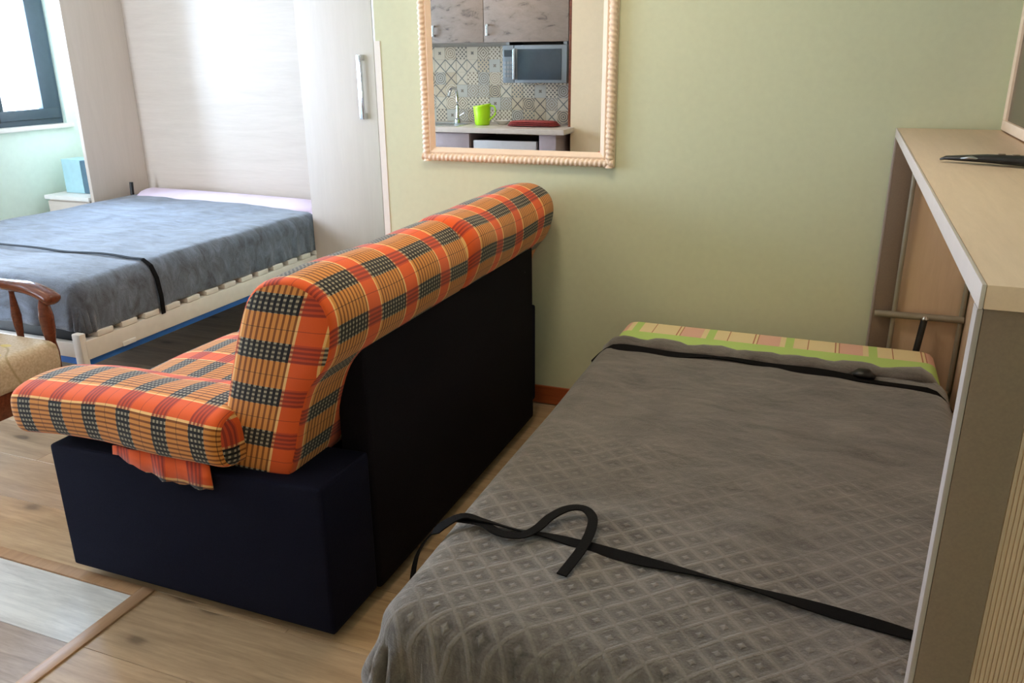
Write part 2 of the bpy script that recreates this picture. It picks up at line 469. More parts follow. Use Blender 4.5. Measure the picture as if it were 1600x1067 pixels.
# ------------------------------------------------------------------ room shell
YW = 3.10      # mirror wall
XL = -4.72     # window wall
XR = 0.487      # right wall
YB = -0.42     # kitchen wall
YR = 4.42      # recess wall behind the wardrobe bed
ZC = 2.42
T = 0.12
wf = struct(box('wall_front', (-1.82, XR + T, YW, YW + T, 0, ZC), M['wall_green'], bev=0))
struct(box('wall_recess', (XL - T, -1.82 + 0.001, YR, YR + T, 0, ZC), M['wall_green'], bev=0))
struct(box('wall_corner', (-1.82, -1.70, YW + T, YR + T, 0, ZC), M['wall_green'], bev=0))
struct(box('wall_right', (XR, XR + T, YB, YW, 0, ZC), M['wall_green'], bev=0))
w3 = (-4.66, -4.16, 0.02, 2.15)  # invented opening in the unseen back wall, lets the added light in
wb = struct(boxes('wall_back', [(XL, w3[0], YB - T, YB, 0, ZC), (w3[1], XR + T, YB - T, YB, 0, ZC), (w3[0], w3[1], YB - T, YB, w3[3], ZC)], M['wall_cream']))
added_win = bpy.data.objects.new('window_added', None); C.objects.link(added_win); added_win.location = (-4.41, YB - .08, 0.02); added_win['kind'] = 'structure'
ADDED_FRAME = [(w3[0], w3[1], YB - .10, YB - .05, w3[2], w3[2] + .07), (w3[0], w3[1], YB - .10, YB - .05, w3[3] - .07, w3[3]), (w3[0], w3[0] + .06, YB - .10, YB - .05, w3[2] + .07, w3[3] - .07), (w3[1] - .06, w3[1], YB - .10, YB - .05, w3[2] + .07, w3[3] - .07)]
boxes('window_frame', ADDED_FRAME, M['window_frame'], added_win, 0.003)
box('pane', (w3[0] + .06, w3[1] - .06, YB - .078, YB - .072, w3[2] + .07, w3[3] - .07), M['glass'], added_win, 0)
struct(box('ceiling', (XL - 0.2, XR + T, YB - T, YR + T, ZC, ZC + 0.1), M['ceiling'], bev=0))
struct(box('wall_end', (-1.983, -1.35, YB, -0.08, 0, ZC), M['wall_cream'], bev=0))
# left wall with two openings: window (y 2.95..4.11, z 1.04..2.15) and balcony door (y .4..2.3, z 0..2.15)
w1 = (2.95, 4.06, 1.04, 2.15); w2 = (0.40, 2.30, 0.02, 2.15)
XO = XL - 0.2
struct(boxes('wall_left', [
    (XO, XL, YB - T, w2[0], 0, ZC), (XO, XL, w2[1], w1[0], 0, ZC), (XO, XL, w1[1], YR, 0, ZC),
    (XO, XL, w2[0], w2[1], w2[3], ZC), (XO, XL, w1[0], w1[1], 0, w1[2]), (XO, XL, w1[0], w1[1], w1[3], ZC)], M['wall_teal']))

SW = 1.0
def window(name, w, mull, fw=0.11, handle=False):
    y0, y1, z0, z1 = w
    x0, x1 = XL - 0.09, XL - 0.03
    root = bpy.data.objects.new(name, None); C.objects.link(root); root.location = (x0, (y0 + y1) / 2, z0)
    root['kind'] = 'structure'
    ys = [y0] + mull + [y1]
    boxes('window_frame', [(x0, x1, y0, y1, z0, z0 + 0.035), (x0, x1, y0, y1, z1 - 0.035, z1), (x0, x1, y0, y0 + 0.03, z0 + .035, z1 - .035), (x0, x1, y1 - 0.03, y1, z0 + .035, z1 - .035)], M['window_frame'], root, 0.003)
    for a, b in zip(ys, ys[1:]):
        a_, b_ = a + (0.032 if a == y0 else 0.002), b - (0.032 if b == y1 else 0.002)
        zz0, zz1 = z0 + 0.037, z1 - 0.037
        s = boxes('sash', [(x0 + .008, x1 + .015, a_, b_, zz0, zz0 + fw * .55), (x0 + .008, x1 + .015, a_, b_, zz1 - fw * .55, zz1),
                           (x0 + .008, x1 + .015, a_, a_ + fw * SW, zz0 + fw * .55, zz1 - fw * .55), (x0 + .008, x1 + .015, b_ - fw * SW, b_, zz0 + fw * .55, zz1 - fw * .55)], M['window_frame'], root, 0.003)
        box('pane', (x0 + .026, x0 + .032, a_ + fw * SW, b_ - fw * SW, zz0 + fw * .55, zz1 - fw * .55), M['glass'], root, 0)
    if handle:
        ym = mull[0]
        boxes('handle', [(x1 + .015, x1 + .04, ym + .025, ym + .05, z0 + 0.10, z0 + .17), (x1 + .04, x1 + .055, ym + .025, ym + .05, z0 + 0.03, z0 + .15)], M['black'], root, 0.003)
window('window_1', w1, [3.53], handle=True)
window('window_2', w2, [1.35])
struct(box('trim_1', (XL - 0.03, XL + 0.03, w1[0] - .03, w1[1] + .03, w1[2] - 0.025, w1[2] + 0.002), M['trimwhite'], bev=0.004))  # window sill
# skirting
struct(box('baseboard_front', (-1.82, 0.14, YW - 0.013, YW, 0.004, 0.084), M['skirting'], bev=0.004))
struct(box('baseboard_left', (XL, XL + 0.013, w2[1], YR, 0.004, 0.084), M['skirting'], bev=0.004))
# white corner guard on the wall end beside the wardrobe
struct(boxes('trim_2', [(-1.826, -1.798, YW - 0.003, YW, 0.0, 1.49), (-1.826, -1.8202, YW, YW + .03, 0.0, 1.49)], M['trimwhite']))

# ---- floor: planks laid piece by piece
fl = struct(box('floor', (XL - 0.2, XR + T, YB - T, YR + T, -0.06, -0.012), M['subfloor'], bev=0))
def plank_mesh(lx, ly):
    bm = bmesh.new(); add_box(bm, (0, lx, 0, ly, -0.012, 0.0), 0.0007, 1)
    me = bpy.data.meshes.new('plank'); bmesh.ops.recalc_face_normals(bm, faces=bm.faces); bm.to_mesh(me); bm.free()
    return me
pm_cache = {}
def plank(x0, x1, y0, y1, mat):
    if x1 - x0 < 0.02 or y1 - y0 < 0.01: return
    key = (round(x1 - x0, 4), round(y1 - y0, 4), mat)
    if key not in pm_cache:
        me = plank_mesh(x1 - x0, y1 - y0); me.materials.append(M[mat]); pm_cache[key] = me
    o = bpy.data.objects.new('plank', pm_cache[key]); C.objects.link(o)
    o.parent = fl; o.location = (x0, y0, 0)
G = 0.0012
XK, YK = -1.70, 1.415      # corner of the pale kitchen floor
def oak_rows(xa, xb, ya, yb, w=0.232, L=1.9):
    y = ya; r = 0
    while y < yb - 0.005:
        y1 = min(y + w, yb)
        x = xa - (r * 0.47 % 1.0) * L
        while x < xb:
            a, b = max(x, xa), min(x + L, xb)
            plank(a + G / 2, b - G / 2, y + G / 2, y1 - G / 2, 'oak')
            x += L
        y = y1; r += 1
oak_rows(XK + 0.022, XR, YB, YK + 0.04)
oak_rows(XL, XR, YK + 0.04, YR)
# kitchen patchwork planks
y = YK - 0.001; r = 0
while y > YB + 0.01:
    y0 = max(y - 0.213, YB)
    x1 = XK - 0.022; q = 0
    L = [1.2, 1.2, 1.2][r % 3]
    first = [1.2, 0.95, 0.6][r % 3]
    while x1 > XL + 0.01:
        x0 = max(x1 - (first if q == 0 else L), XL)
        plank(x0 + G / 2, x1 - G / 2, y0 + G / 2, y - G / 2, 'white_plank' if (r + q) % 2 == 0 else 'grey_plank')
        x1 = x0; q += 1
    y = y0; r += 1
struct(box('trim_3', (XK - 0.022, XK + 0.022, YB, YK + 0.04, -0.012, 0.005), M['strip'], bev=0.003))
struct(box('trim_4', (XL, XK - 0.0225, YK, YK + 0.04, -0.012, 0.0045), M['strip'], bev=0.003))

# ------------------------------------------------------------------ ceiling lamps
for i, (lx, ly, le) in enumerate(LAMPS):
    lab = ['round white ceiling lamp over the plaid sofa', 'round white ceiling lamp near the made double bed', 'round white ceiling lamp above the kitchen worktop'][i]
    t = thing('ceiling_lamp', (lx, ly, ZC), lab, 'lamp', 'round ceiling lamps')
    lathe('housing', (lx, ly, ZC - 0.05), [(0.16, 0.0), (0.185, 0.01), (0.19, 0.05)], M['trimwhite'], t)
    lathe('diffuser', (lx, ly, ZC - 0.056), [(0.05, 0.0), (0.15, 0.004), (0.158, 0.006)], M['lamp'], t)

# ------------------------------------------------------------------ sofa
def superprofile(poly, n=6):
    return smooth_path([(p[0], p[1], 0) for p in poly], n, closed=True)

def cushion(name, poly, a0, a1, axis, mat, parent, uvmode, ends=0.05, u0=0.0, v0=0.0, endscale=0.86, bulge=0.03, wob=0.004, droop=None, steps=26, seed=0):
    """poly: closed profile. axis 'y': profile is (x,z); axis 'x': profile is (y,z)"""
    pr = superprofile(poly, 5); n = len(pr)
    cx = sum(p.x for p in pr) / n; cz = sum(p.y for p in pr) / n
    arc = [0.0]
    for i in range(n): arc.append(arc[-1] + (pr[(i + 1) % n] - pr[i]).length)
    L = a1 - a0
    ts = []
    m = 6
    for i in range(m): ts.append((ends * (1 - math.cos(PI / 2 * i / m)) , math.sin(PI / 2 * i / m)))
    stations = [(a0 + ends * (1 - math.cos(PI / 2 * i / m)), endscale + (1 - endscale) * math.sin(PI / 2 * i / m)) for i in range(m)]
    for i in range(steps + 1): stations.append((a0 + ends + (L - 2 * ends) * i / steps, 1.0))
    for i in range(m - 1, -1, -1): stations.append((a1 - ends * (1 - math.cos(PI / 2 * i / m)), endscale + (1 - endscale) * math.sin(PI / 2 * i / m)))
    bm = bmesh.new(); uvl = bm.loops.layers.uv.new('UVMap')
    def P(a, p, s, k=1.0):
        x = cx + (p.x - cx) * s * k; z = cz + (p.y - cz) * s * k
        w = noise.noise(Vector((a * 4 + seed, x * 5, z * 5))) * wob
        x += w; z += w * 1.3
        if droop: z += droop(a, x, z)
        return Vector((x, a, z)) if axis == 'y' else Vector((a, x, z))
    rings = [[bm.verts.new(P(a, p, s)) for p in pr] for a, s in stations]
    def setuv(f, uvs):
        for lp, uv_ in zip(f.loops, uvs): lp[uvl].uv = uv_
    for r_ in range(len(rings) - 1):
        A, B = rings[r_], rings[r_ + 1]; aa, ab = stations[r_][0], stations[r_ + 1][0]
        for j in range(n):
            f = bm.faces.new((A[j], A[(j + 1) % n], B[(j + 1) % n], B[j]))
            g0, g1 = arc[j], arc[j + 1]
            if uvmode == 'back':   # U along girth, V along length
                setuv(f, [(g0 + u0, aa + v0), (g1 + u0, aa + v0), (g1 + u0, ab + v0), (g0 + u0, ab + v0)])
            else:                  # U along length, V along girth
                setuv(f, [(aa + u0, g0 + v0), (aa + u0, g1 + v0), (ab + u0, g1 + v0), (ab + u0, g0 + v0)])
    for side, (ring, a) in enumerate(((rings[0], stations[0][0]), (rings[-1], stations[-1][0]))):
        sgn = -1 if side == 0 else 1
        prev = ring; pk = 1.0
        for q, kk in enumerate((0.85, 0.6, 0.3)):
            off = bulge * math.sqrt(1 - kk * kk) * sgn
            cur = [bm.verts.new(P(a + off, p, endscale, kk)) for p in pr]
            for j in range(n):
                vs = (prev[j], prev[(j + 1) % n], cur[(j + 1) % n], cur[j])
                f = bm.faces.new(vs)
                for lp in f.loops:
                    co = lp.vert.co
                    lp[uvl].uv = (co.z + 0.06, (co.x + 1.395 - (co.z - 0.45) * 0.34) * 0.85 + 0.004) if axis == 'y' else (co.y, co.z)
            prev = cur
        f = bm.faces.new(prev)
        for lp in f.loops:
            co = lp.vert.co; lp[uvl].uv = (co.z + 0.06, (co.x + 1.395 - (co.z - 0.45) * 0.34) * 0.85 + 0.004) if axis == 'y' else (co.y, co.z)
    return finish(bm, name, mat, parent, True)

sofa = thing('sofa', (-1.52, 2.26, 0), 'two-seat sofa with orange plaid cushions on a navy fabric body', 'sofa')
y0, y1 = 1.46, 1.655
def tag_poly_box(name, pts_bottom, pts_top, mat, parent, bev=0.012):
    bm = bmesh.new()
    a = [bm.verts.new(p) for p in pts_bottom]; b = [bm.verts.new(p) for p in pts_top]
    n = len(a)
    bm.faces.new(a[::-1]); bm.faces.new(b)
    for i in range(n): bm.faces.new((a[i], a[(i + 1) % n], b[(i + 1) % n], b[i]))
    bmesh.ops.bevel(bm, geom=bm.edges[:], offset=bev, segments=3, affect='EDGES', profile=0.6)
    return finish(bm, name, mat, parent, 'auto')
for (a, b, h0, h1, xb_) in ((1.432, 1.65, 0.425, 0.458, -1.062), (2.89, 3.055, 0.43, 0.458, -1.108)):
    tag_poly_box('arm', [(-1.955, a, 0.036), (xb_, a, 0.036), (xb_, b, 0.036), (-1.955, b, 0.036)],
                 [(-1.955, a, h0), (xb_, a, h1), (xb_, b, h1), (-1.955, b, h0)], M['navy'], sofa)
tag_poly_box('back_panel', [(-1.15, 1.653, 0.03), (-1.055, 1.653, 0.03), (-1.055, 2.888, 0.03), (-1.15, 2.888, 0.03)],
             [(-1.15, 1.653, 0.742), (-1.06, 1.653, 0.742), (-1.06, 2.888, 0.742), (-1.15, 2.888, 0.742)], M['navy_back'], sofa, 0.014)
box('seat_base', (-1.94, -1.15, 1.652, 2.888, 0.03, 0.33), M['navy'], sofa, 0.012)
for fx in (-1.88, -1.16):
    for fy in (1.52, 2.99):
        lathe('foot', (fx, fy, 0.0), [(0.02, 0), (0.024, 0.037)], M['black'], sofa, 14)
lathe('button', (-1.0592, 2.80, 0.66), [(0.001, 0), (0.001, 0.001)], M['steel'], sofa, 6)
bp = [(-1.395, 0.45), (-1.375, 0.55), (-1.33, 0.70), (-1.285, 0.83), (-1.25, 0.905), (-1.20, 0.945), (-1.12, 0.95), (-1.055, 0.915),
      (-1.028, 0.85), (-1.045, 0.765), (-1.10, 0.69), (-1.135, 0.60), (-1.165, 0.50), (-1.20, 0.43), (-1.27, 0.405), (-1.35, 0.41)]
cushion('back_cushion', bp, 1.478, 2.245, 'y', M['plaid'], sofa, 'back', 0.022, u0=0.51, v0=0.093, endscale=0.955, bulge=0.014, wob=0.010, seed=3)
bp2 = [(x + 0.004, z + 0.005) for x, z in bp]
cushion('back_cushion', bp2, 2.235, 3.045, 'y', M['plaid'], sofa, 'back', 0.05, u0=0.51, v0=0.093, endscale=0.88, bulge=0.03, wob=0.012, seed=11)
# pillow top of the near arm, sloping into the seat
ap = [(1.412, 0.470), (1.400, 0.50), (1.398, 0.55), (1.408, 0.583), (1.44, 0.600), (1.51, 0.608), (1.59, 0.600), (1.67, 0.572), (1.735, 0.53), (1.765, 0.48),
      (1.76, 0.44), (1.70, 0.43), (1.62, 0.455), (1.52, 0.462), (1.45, 0.455)]
def arm_droop(a, x, z):
    return 0.012 * math.sin((a + 2.04) / 0.7 * PI) + (a + 1.7) * 0.025
cushion('arm_cushion', ap, -2.035, -1.325, 'x', M['plaid'], sofa, 'arm', 0.03, u0=1.996, v0=0.015, endscale=0.90, bulge=0.03, wob=0.008, droop=arm_droop, seed=5)
ap2 = [(2 * 2.26 - y_ - 0.04, z_) for y_, z_ in ap]
cushion('arm_cushion', ap2[::-1], -2.035, -1.325, 'x', M['plaid'], sofa, 'arm', 0.035, u0=0.02, v0=0.0, endscale=0.86, bulge=0.03, wob=0.008, droop=arm_droop, seed=8)
for (a, b) in ((1.70, 2.265), (2.275, 2.86)):
    sp_ = [(-2.02, 0.36), (-2.025, 0.43), (-1.99, 0.49), (-1.85, 0.515), (-1.65, 0.515), (-1.45, 0.50), (-1.36, 0.46), (-1.35, 0.38), (-1.42, 0.335), (-1.7, 0.33), (-1.95, 0.33)]
    cushion('seat_cushion', sp_, a, b, 'y', M['plaid'], sofa, 'back', 0.04, endscale=0.9, bulge=0.02, wob=0.006, seed=a)
# loose flap of plaid cloth hanging below the arm cushion
bm = bmesh.new(); uvl = bm.loops.layers.uv.new('UVMap')
rows = []
for i in range(19):
    x = -1.70 + (0.32) * i / 18
    zt, zb = 0.470, 0.446 - 0.045 * min(1, max(0, (x + 1.70) / 0.16)) + 0.004 * math.sin(i * 1.9)
    rows.append([bm.verts.new((x, 1.424 + 0.003 * math.sin(i * 1.3), zt)), bm.verts.new((x, 1.420 + 0.004 * math.sin(i * 1.1), zb))])
for A, B in zip(rows, rows[1:]):
    f = bm.faces.new((A[0], A[1], B[1], B[0]))
    for lp in f.loops: lp[uvl].uv = (lp.vert.co.x + 0.05, lp.vert.co.z + 0.12)
fo = finish(bm, 'cloth_flap', M['plaid'], sofa, True)
sm = fo.modifiers.new('thick', 'SOLIDIFY'); sm.thickness = 0.004

# ------------------------------------------------------------------ wall mirror with rope-carved frame
mir = thing('wall_mirror', (-1.21, YW, 1.03), 'rectangular wall mirror in a cream rope-carved frame on the green wall', 'mirror')
mx0, mx1, mz0, mz1 = -1.612, -0.803, 1.022, 1.90
fw = 0.058
box('mirror_glass', (mx0 + fw - .006, mx1 - fw + .006, YW - 0.014, YW - 0.010, mz0 + fw - .006, mz1 - fw + .006), M['mirror'], mir, 0)
def rail(p0, p1, inward):
    # flat inner moulding + twisted rope outer bead
    bm = bmesh.new()
    d = (Vector(p1) - Vector(p0)); L = d.length; d.normalize(); inn = Vector(inward)
    n = int(L / 0.004); k_ = 12; r = 0.015; rings = []
    for i in range(n + 1):
        s = L * i / n; c = Vector(p0) + d * s + inn * 0.017 + Vector((0, -0.02, 0))
        ring = []
        for j in range(k_):
            th = 2 * PI * j / k_
            rr = r * (1 + 0.14 * math.sin(2 * PI * s / 0.019 + th * 1.0))
            ring.append(bm.verts.new(c + inn * math.cos(th) * rr + Vector((0, -1, 0)) * math.sin(th) * rr))
        rings.append(ring)
    for A, B in zip(rings, rings[1:]):
        for j in range(k_): bm.faces.new((A[j], A[(j + 1) % k_], B[(j + 1) % k_], B[j]))
    bm.faces.new(rings[0][::-1]); bm.faces.new(rings[-1])
    # inner sloped moulding: profile (inward dist, out dist)
    prof = [(0.0, 0.0), (0.002, 0.012), (0.017, 0.016), (0.030, 0.024), (0.038, 0.026), (0.050, 0.018), (0.056, 0.015), (0.058, 0.0)]
    A = []; B = []
    for a, b in prof:
        A.append(bm.verts.new(Vector(p0) + d * a + inn * a + Vector((0, -b, 0))))
        B.append(bm.verts.new(Vector(p1) - d * a + inn * a + Vector((0, -b, 0))))
    for j in range(len(prof) - 1): bm.faces.new((A[j], A[j + 1], B[j + 1], B[j]))
    bm.faces.new(A); bm.faces.new(B[::-1])
    finish(bm, 'frame_rail', M['frame_cream'], mir, 'auto')
Yf = YW
rail((mx0, Yf, mz0), (mx1, Yf, mz0), (0, 0, 1)); rail((mx0, Yf, mz1), (mx1, Yf, mz1), (0, 0, -1))
rail((mx0, Yf, mz0), (mx0, Yf, mz1), (1, 0, 0)); rail((mx1, Yf, mz0), (mx1, Yf, mz1), (-1, 0, 0))

# ------------------------------------------------------------------ wardrobe bed at left
wl, wr, wfY, wbY = -4.25, -2.665, 3.75, 4.20
ward = thing('wardrobe_bed', (-3.3, 4.0, 0), 'tall pale wardrobe bed let down, with a narrow closed door column', 'bed')
box('side_panel', (wl - 0.025, wl, wfY, YR - 0.01, 0, 2.38), M['pale_wood_v'], ward, 0.002)
box('back_panel', (wl, wr, wbY, wbY + 0.02, 0, 2.38), M['pale_wood'], ward, 0)
box('divider_panel', (wr, wr + 0.022, wfY + 0.02, wbY + 0.02, 0, 2.38), M['pale_wood_v'], ward, 0.002)
box('top_panel', (wl - 0.025, -2.16, wfY, YR - 0.01, 2.38, 2.405), M['pale_wood'], ward, 0.002)
box('column_body', (wr + 0.022, -2.16, wfY + 0.021, YR - 0.01, 0, 2.38), M['pale_wood_v'], ward, 0)
dr = box('door', (wr + 0.003, -2.215, wfY, wfY + 0.02, 0.07, 2.37), M['pale_wood_v'], ward, 0.003)
box('plinth', (wr + 0.003, -2.16, wfY + 0.01, wfY + 0.02, 0, 0.068), M['pale_wood_v'], ward, 0.001)
box('filler_strip', (-2.212, -1.9, wfY - 0.0, wfY + 0.02, 0, 2.38), M['trimwhite'], ward, 0.002)
boxes('door_handle', [(-2.298, -2.270, wfY - 0.035, wfY - 0.024, 1.13, 1.44), (-2.298, -2.270, wfY - 0.024, wfY, 1.13, 1.16), (-2.298, -2.270, wfY - 0.024, wfY, 1.41, 1.44)], M['chrome'], dr, 0.003)
# bed frame
bx0, bx1, by0, by1 = -4.20, -2.67, 2.19, 4.13
boxes('side_rail', [(bx1 - 0.03, bx1 + .012, by0, by1, 0.315, 0.392)], M['white_metal'], ward, 0.004)
boxes('side_rail', [(bx0, bx0 + 0.03, by0, by1, 0.315, 0.375)], M['white_metal'], ward, 0.004)
box('foot_rail', (bx0 + .03, bx1 - .03, by0, by0 + 0.03, 0.315, 0.375), M['white_metal'], ward, 0.004)
box('underside_board', (bx0 + .01, bx1 - .004, by0 + 0.006, by1, 0.285, 0.313), M['blue'], ward, 0.003)
box('gap_shade', (bx0 + .035, bx1 - .05, by0 + .035, by0 + .06, .33, .43), M['black'], ward, 0.002)  # black strip standing in for the shade in the gap above the foot rail
n = 15
for i in range(n):
    yy = by0 + 0.10 + i * (by1 - by0 - 0.2) / (n - 1)
    sl = box('slat', (bx0 + 0.012, bx1 - 0.008, yy - 0.030, yy + 0.030, 0.377, 0.390), M['pale_wood'], ward, 0.002)
for i in range(n):
    yy = by0 + 0.10 + i * (by1 - by0 - 0.2) / (n - 1)
    box('slat_holder', (bx1 - 0.045, bx1 + 0.013, yy - 0.040, yy + 0.040, 0.393, 0.416), M['white_metal'], ward, 0.004)
for lx in (bx1 - 0.012, bx0 + 0.02):
    g = boxes('leg', [(lx - 0.022, lx + 0.022, by0 - 0.022, by0 + 0.008, 0.0, 0.425)], M['white_metal'], ward, 0.007)
boxes('latch', [(bx1 - 0.002, bx1 + 0.016, by0 + 0.17, by0 + 0.24, 0.315, 0.335)], M['white_ceramic'], ward, 0.004)
tube('gas_strut', [(-4.19, 3.98, 0.40), (-4.19, 4.00, 0.69)], 0.012, M['black'], ward)

matL = thing('mattress', (-3.43, 3.16, 0.39), 'double mattress in a pale lilac sheet, head end inside the wardrobe', 'mattress')
bm = bmesh.new(); add_box(bm, (bx0 + 0.03, bx1 - 0.03, by0 + 0.065, by1 - 0.02, 0.392, 0.60), 0.05, 4)
finish(bm, 'mattress_body', M['lilac'], matL, True)
bm = bmesh.new()
pp = [(-4.13, 4.06), (-4.0, 4.05), (-3.7, 4.04), (-3.35, 4.02), (-3.0, 3.99), (-2.75, 3.96)]
add_tube(bm, smooth_path([(p[0], p[1], 0.595) for p in pp], 5), [0.03, 0.05] + [0.075] * 21 + [0.06, 0.05, 0.03], 14, (1.6, 0.75))
finish(bm, 'rolled_sheet', M['lilac'], matL, True)

def drape(name, x0, x1, y0, y1, ztop, drops, mat, r=0.05, res=0.0145, wave=0.010, seedv=0.0, head=None, foldamp=0.022, thick=0.008, flare=0.10, cornerk=0.45):
    """cloth over a box top; drops = (left, right, near, far) hang lengths; head(x) gives far edge y"""
    dl, dr_, dn, df = drops
    def axis(a, b, da, db):
        L = (b - a) + da + db; m = max(8, int(L / res))
        return [a - da + L * i / m for i in range(m + 1)]
    U = axis(x0, x1, dl, dr_); V = axis(y0, y1, dn, df)
    bm = bmesh.new(); grid = []
    for v in V:
        row = []
        for u in U:
            cu = min(max(u, x0 + r), x1 - r); cv = min(max(v, y0 + r), y1 - r)
            ou, ov = u - cu, v - cv
            d = math.hypot(ou, ov)
            zz = ztop
            if d > 1e-6:
                if abs(ou) > 1e-6 and abs(ov) > 1e-6: dd = max(abs(ou), abs(ov)) * (1 - cornerk) + d * cornerk
                else: dd = d
                nx, ny = ou / d, ov / d
                q = r * PI / 2
                if dd < q:
                    a = dd / r; px = r * math.sin(a); zz = ztop - r * (1 - math.cos(a)); hang = 0
                else:
                    px = r; zz = ztop - r - (dd - q); hang = dd - q
                # folds of the hanging part, phase along the edge
                ph = (v if abs(ou) > abs(ov) else u) * 1.0
                corner = min(abs(ou), abs(ov)) / (max(abs(ou), abs(ov)) + 1e-6)
                amp = foldamp * min(1, hang / 0.12) * (1 + 1.2 * corner)
                ang = math.atan2(ny, nx)
                px += amp * (0.6 + math.sin(ph * 34 + ang * 9 + seedv) * 0.7 + 0.4 * math.sin(ph * 61 + ang * 4 + seedv * 2)) + hang * flare
                x = cu + nx * px; y_ = cv + ny * px
            else:
                x, y_ = u, v
            if head:
                hy = head(x)
                # compress the far part so the edge follows head(x)
                if v > y1 - 0.6: y_ = y_ - (v - (y1 - 0.6)) / 0.6 * (y1 - hy)
            zz += wave * (noise.noise(Vector((x * 3.1 + seedv, y_ * 2.3, 0.2))) + 0.45 * noise.noise(Vector((x * 9 + seedv, y_ * 6, 1.7)))) * (1 if d < 0.03 else 0.6)
            row.append(bm.verts.new((x, y_, zz)))
        grid.append(row)
    for A, B in zip(grid, grid[1:]):
        for j in range(len(A) - 1): bm.faces.new((A[j], A[j + 1], B[j + 1], B[j]))
    me = bpy.data.meshes.new(name); bm.to_mesh(me); bm.free()
    for p in me.polygons: p.use_smooth = True
    o = link(name, me, mat)
    s = o.modifiers.new('pile', 'SOLIDIFY'); s.thickness = thick; s.offset = 1.0
    return o

blL = drape('blanket', bx0 + 0.005, bx1 - 0.002, by0 + 0.01, 4.06, 0.612, (0.16, 0.172, 0.160, 0.0), M['fleece_blue'], r=0.055, flare=-0.03, cornerk=0.0,
            wave=0.010, seedv=2.0, head=lambda x: 4.04 - 0.22 * max(0, (x + 3.9)) / 1.25 + 0.010 * math.sin(x * 17), foldamp=0.005)
tag(blL, 'bluish grey fleece blanket covering the double bed in the wardrobe', 'blanket')
sb_ = bmesh.new()
yS = 2.585
pts = [(bx0 - 0.005, yS, 0.5), (bx0 + 0.03, yS, 0.615)] + [(bx0 + 0.03 + (bx1 - bx0 - 0.08) * i / 24, yS + 0.006 * math.sin(i), 0.630 + 0.003 * math.sin(i * 0.7)) for i in range(1, 24)]
pts += [(bx1 - 0.045, yS, 0.628), (bx1 - 0.004, yS, 0.604), (bx1 + 0.017, yS + 0.003, 0.55), (bx1 + 0.023, yS + 0.006, 0.47), (bx1 + 0.020, yS + 0.008, 0.39)]
nr = [(-1, 0, 0.2), (-.4, 0, 1)] + [(0, 0, 1)] * 23 + [(0.3, 0, 1), (1, 0, 1), (1, 0, .3), (1, 0, 0.1), (1, 0, 0)]
ribbon(sb_, pts, 0.022, 0.003, nr)
so = finish(sb_, 'mattress_strap', M['webbing'], None, False)
tag(so, 'black strap across the foot of the double bed in the wardrobe', 'strap')

# nightstand and small box under the window
ns = thing('nightstand', (-4.47, 4.0, 0), 'small white nightstand between the window wall and the wardrobe', 'nightstand')
box('top', (-4.66, -4.285, 3.74, 4.30, 0.60, 0.625), M['trimwhite'], ns, 0.003)
boxes('body', [(-4.64, -4.30, 3.76, 4.28, 0.06, 0.598)], M['pale_wood'], ns, 0.002)
dw = box('drawer', (-4.635, -4.305, 3.742, 3.758, 0.36, 0.59), M['pale_wood'], ns, 0.003)
lathe('knob', (-4.47, 3.73, 0.475), [(0.012, 0), (0.012, 0.012)], M['steel'], dw, 12)
for a in (-4.62, -4.33):
    for b in (3.78, 4.24): lathe('foot', (a, b, 0), [(0.016, 0), (0.02, 0.06)], M['black'], ns, 10)
bxo = thing('storage_box', (-4.40, 3.92, 0.625), 'pale teal box with a slate side standing on the white nightstand', 'box')
box('box_body', (-4.60, -4.445, 3.86, 3.99, 0.626, 0.835), M['teal_box'], bxo, 0.003)
box('box_side', (-4.444, -4.395, 3.862, 3.985, 0.626, 0.83), M['slate_card'], bxo, 0.003)

# ------------------------------------------------------------------ wooden armchair
ch = thing('armchair', (-2.85, 1.78, 0), 'dark wooden armchair with a beige leaf-patterned seat cushion', 'chair')
cxF, cyF, cyN = -2.56, 2.035, 1.50
armp = smooth_path([(-3.12, cyF, 0.655), (-2.98, cyF, 0.650), (-2.82, cyF, 0.648), (-2.70, cyF, 0.645), (-2.62, cyF, 0.625), (-2.582, cyF, 0.605)], 6)
for yy in (cyF, cyN):
    bm = bmesh.new()
    pts = [(p.x, yy, p.z) for p in armp]
    nn = len(pts)
    rad = [0.017 + 0.013 * min(1, i / (nn * 0.6)) for i in range(nn - 3)] + [0.028, 0.022, 0.010]
    add_tube(bm, pts, rad, 14, (1.15, 0.8))
    finish(bm, 'armrest', M['chairwood'], ch, True)
    # turned arm support
    prof = [(0.020, 0.0), (0.022, 0.06), (0.017, 0.10), (0.024, 0.15), (0.026, 0.20), (0.020, 0.24), (0.014, 0.265), (0.018, 0.28)]
    lathe('arm_support', (-2.645, yy, 0.345), prof, M['chairwood'], ch, 16)
    for sx in (-2.80, -2.93):
        lathe('spindle', (sx, yy, 0.36), [(0.010, 0), (0.009, 0.06), (0.016, 0.14), (0.018, 0.17), (0.009, 0.25), (0.010, 0.285)], M['chairwood'], ch, 12)
    lathe('leg', (-2.60, yy, 0.0), [(0.016, 0), (0.018, 0.05), (0.026, 0.12), (0.020, 0.18), (0.026, 0.24), (0.026, 0.31)], M['chairwood'], ch, 16)
    tube('leg', [(-3.25, yy, 0.0), (-3.13, yy, 0.32), (-3.11, yy, 0.5), (-3.2, yy, 0.95)], [0.018, 0.024, 0.022, 0.018], M['chairwood'], ch, 12)
    box('side_rail', (-3.13, -2.62, yy - 0.012, yy + 0.012, 0.27, 0.345), M['chairwood'], ch, 0.004)
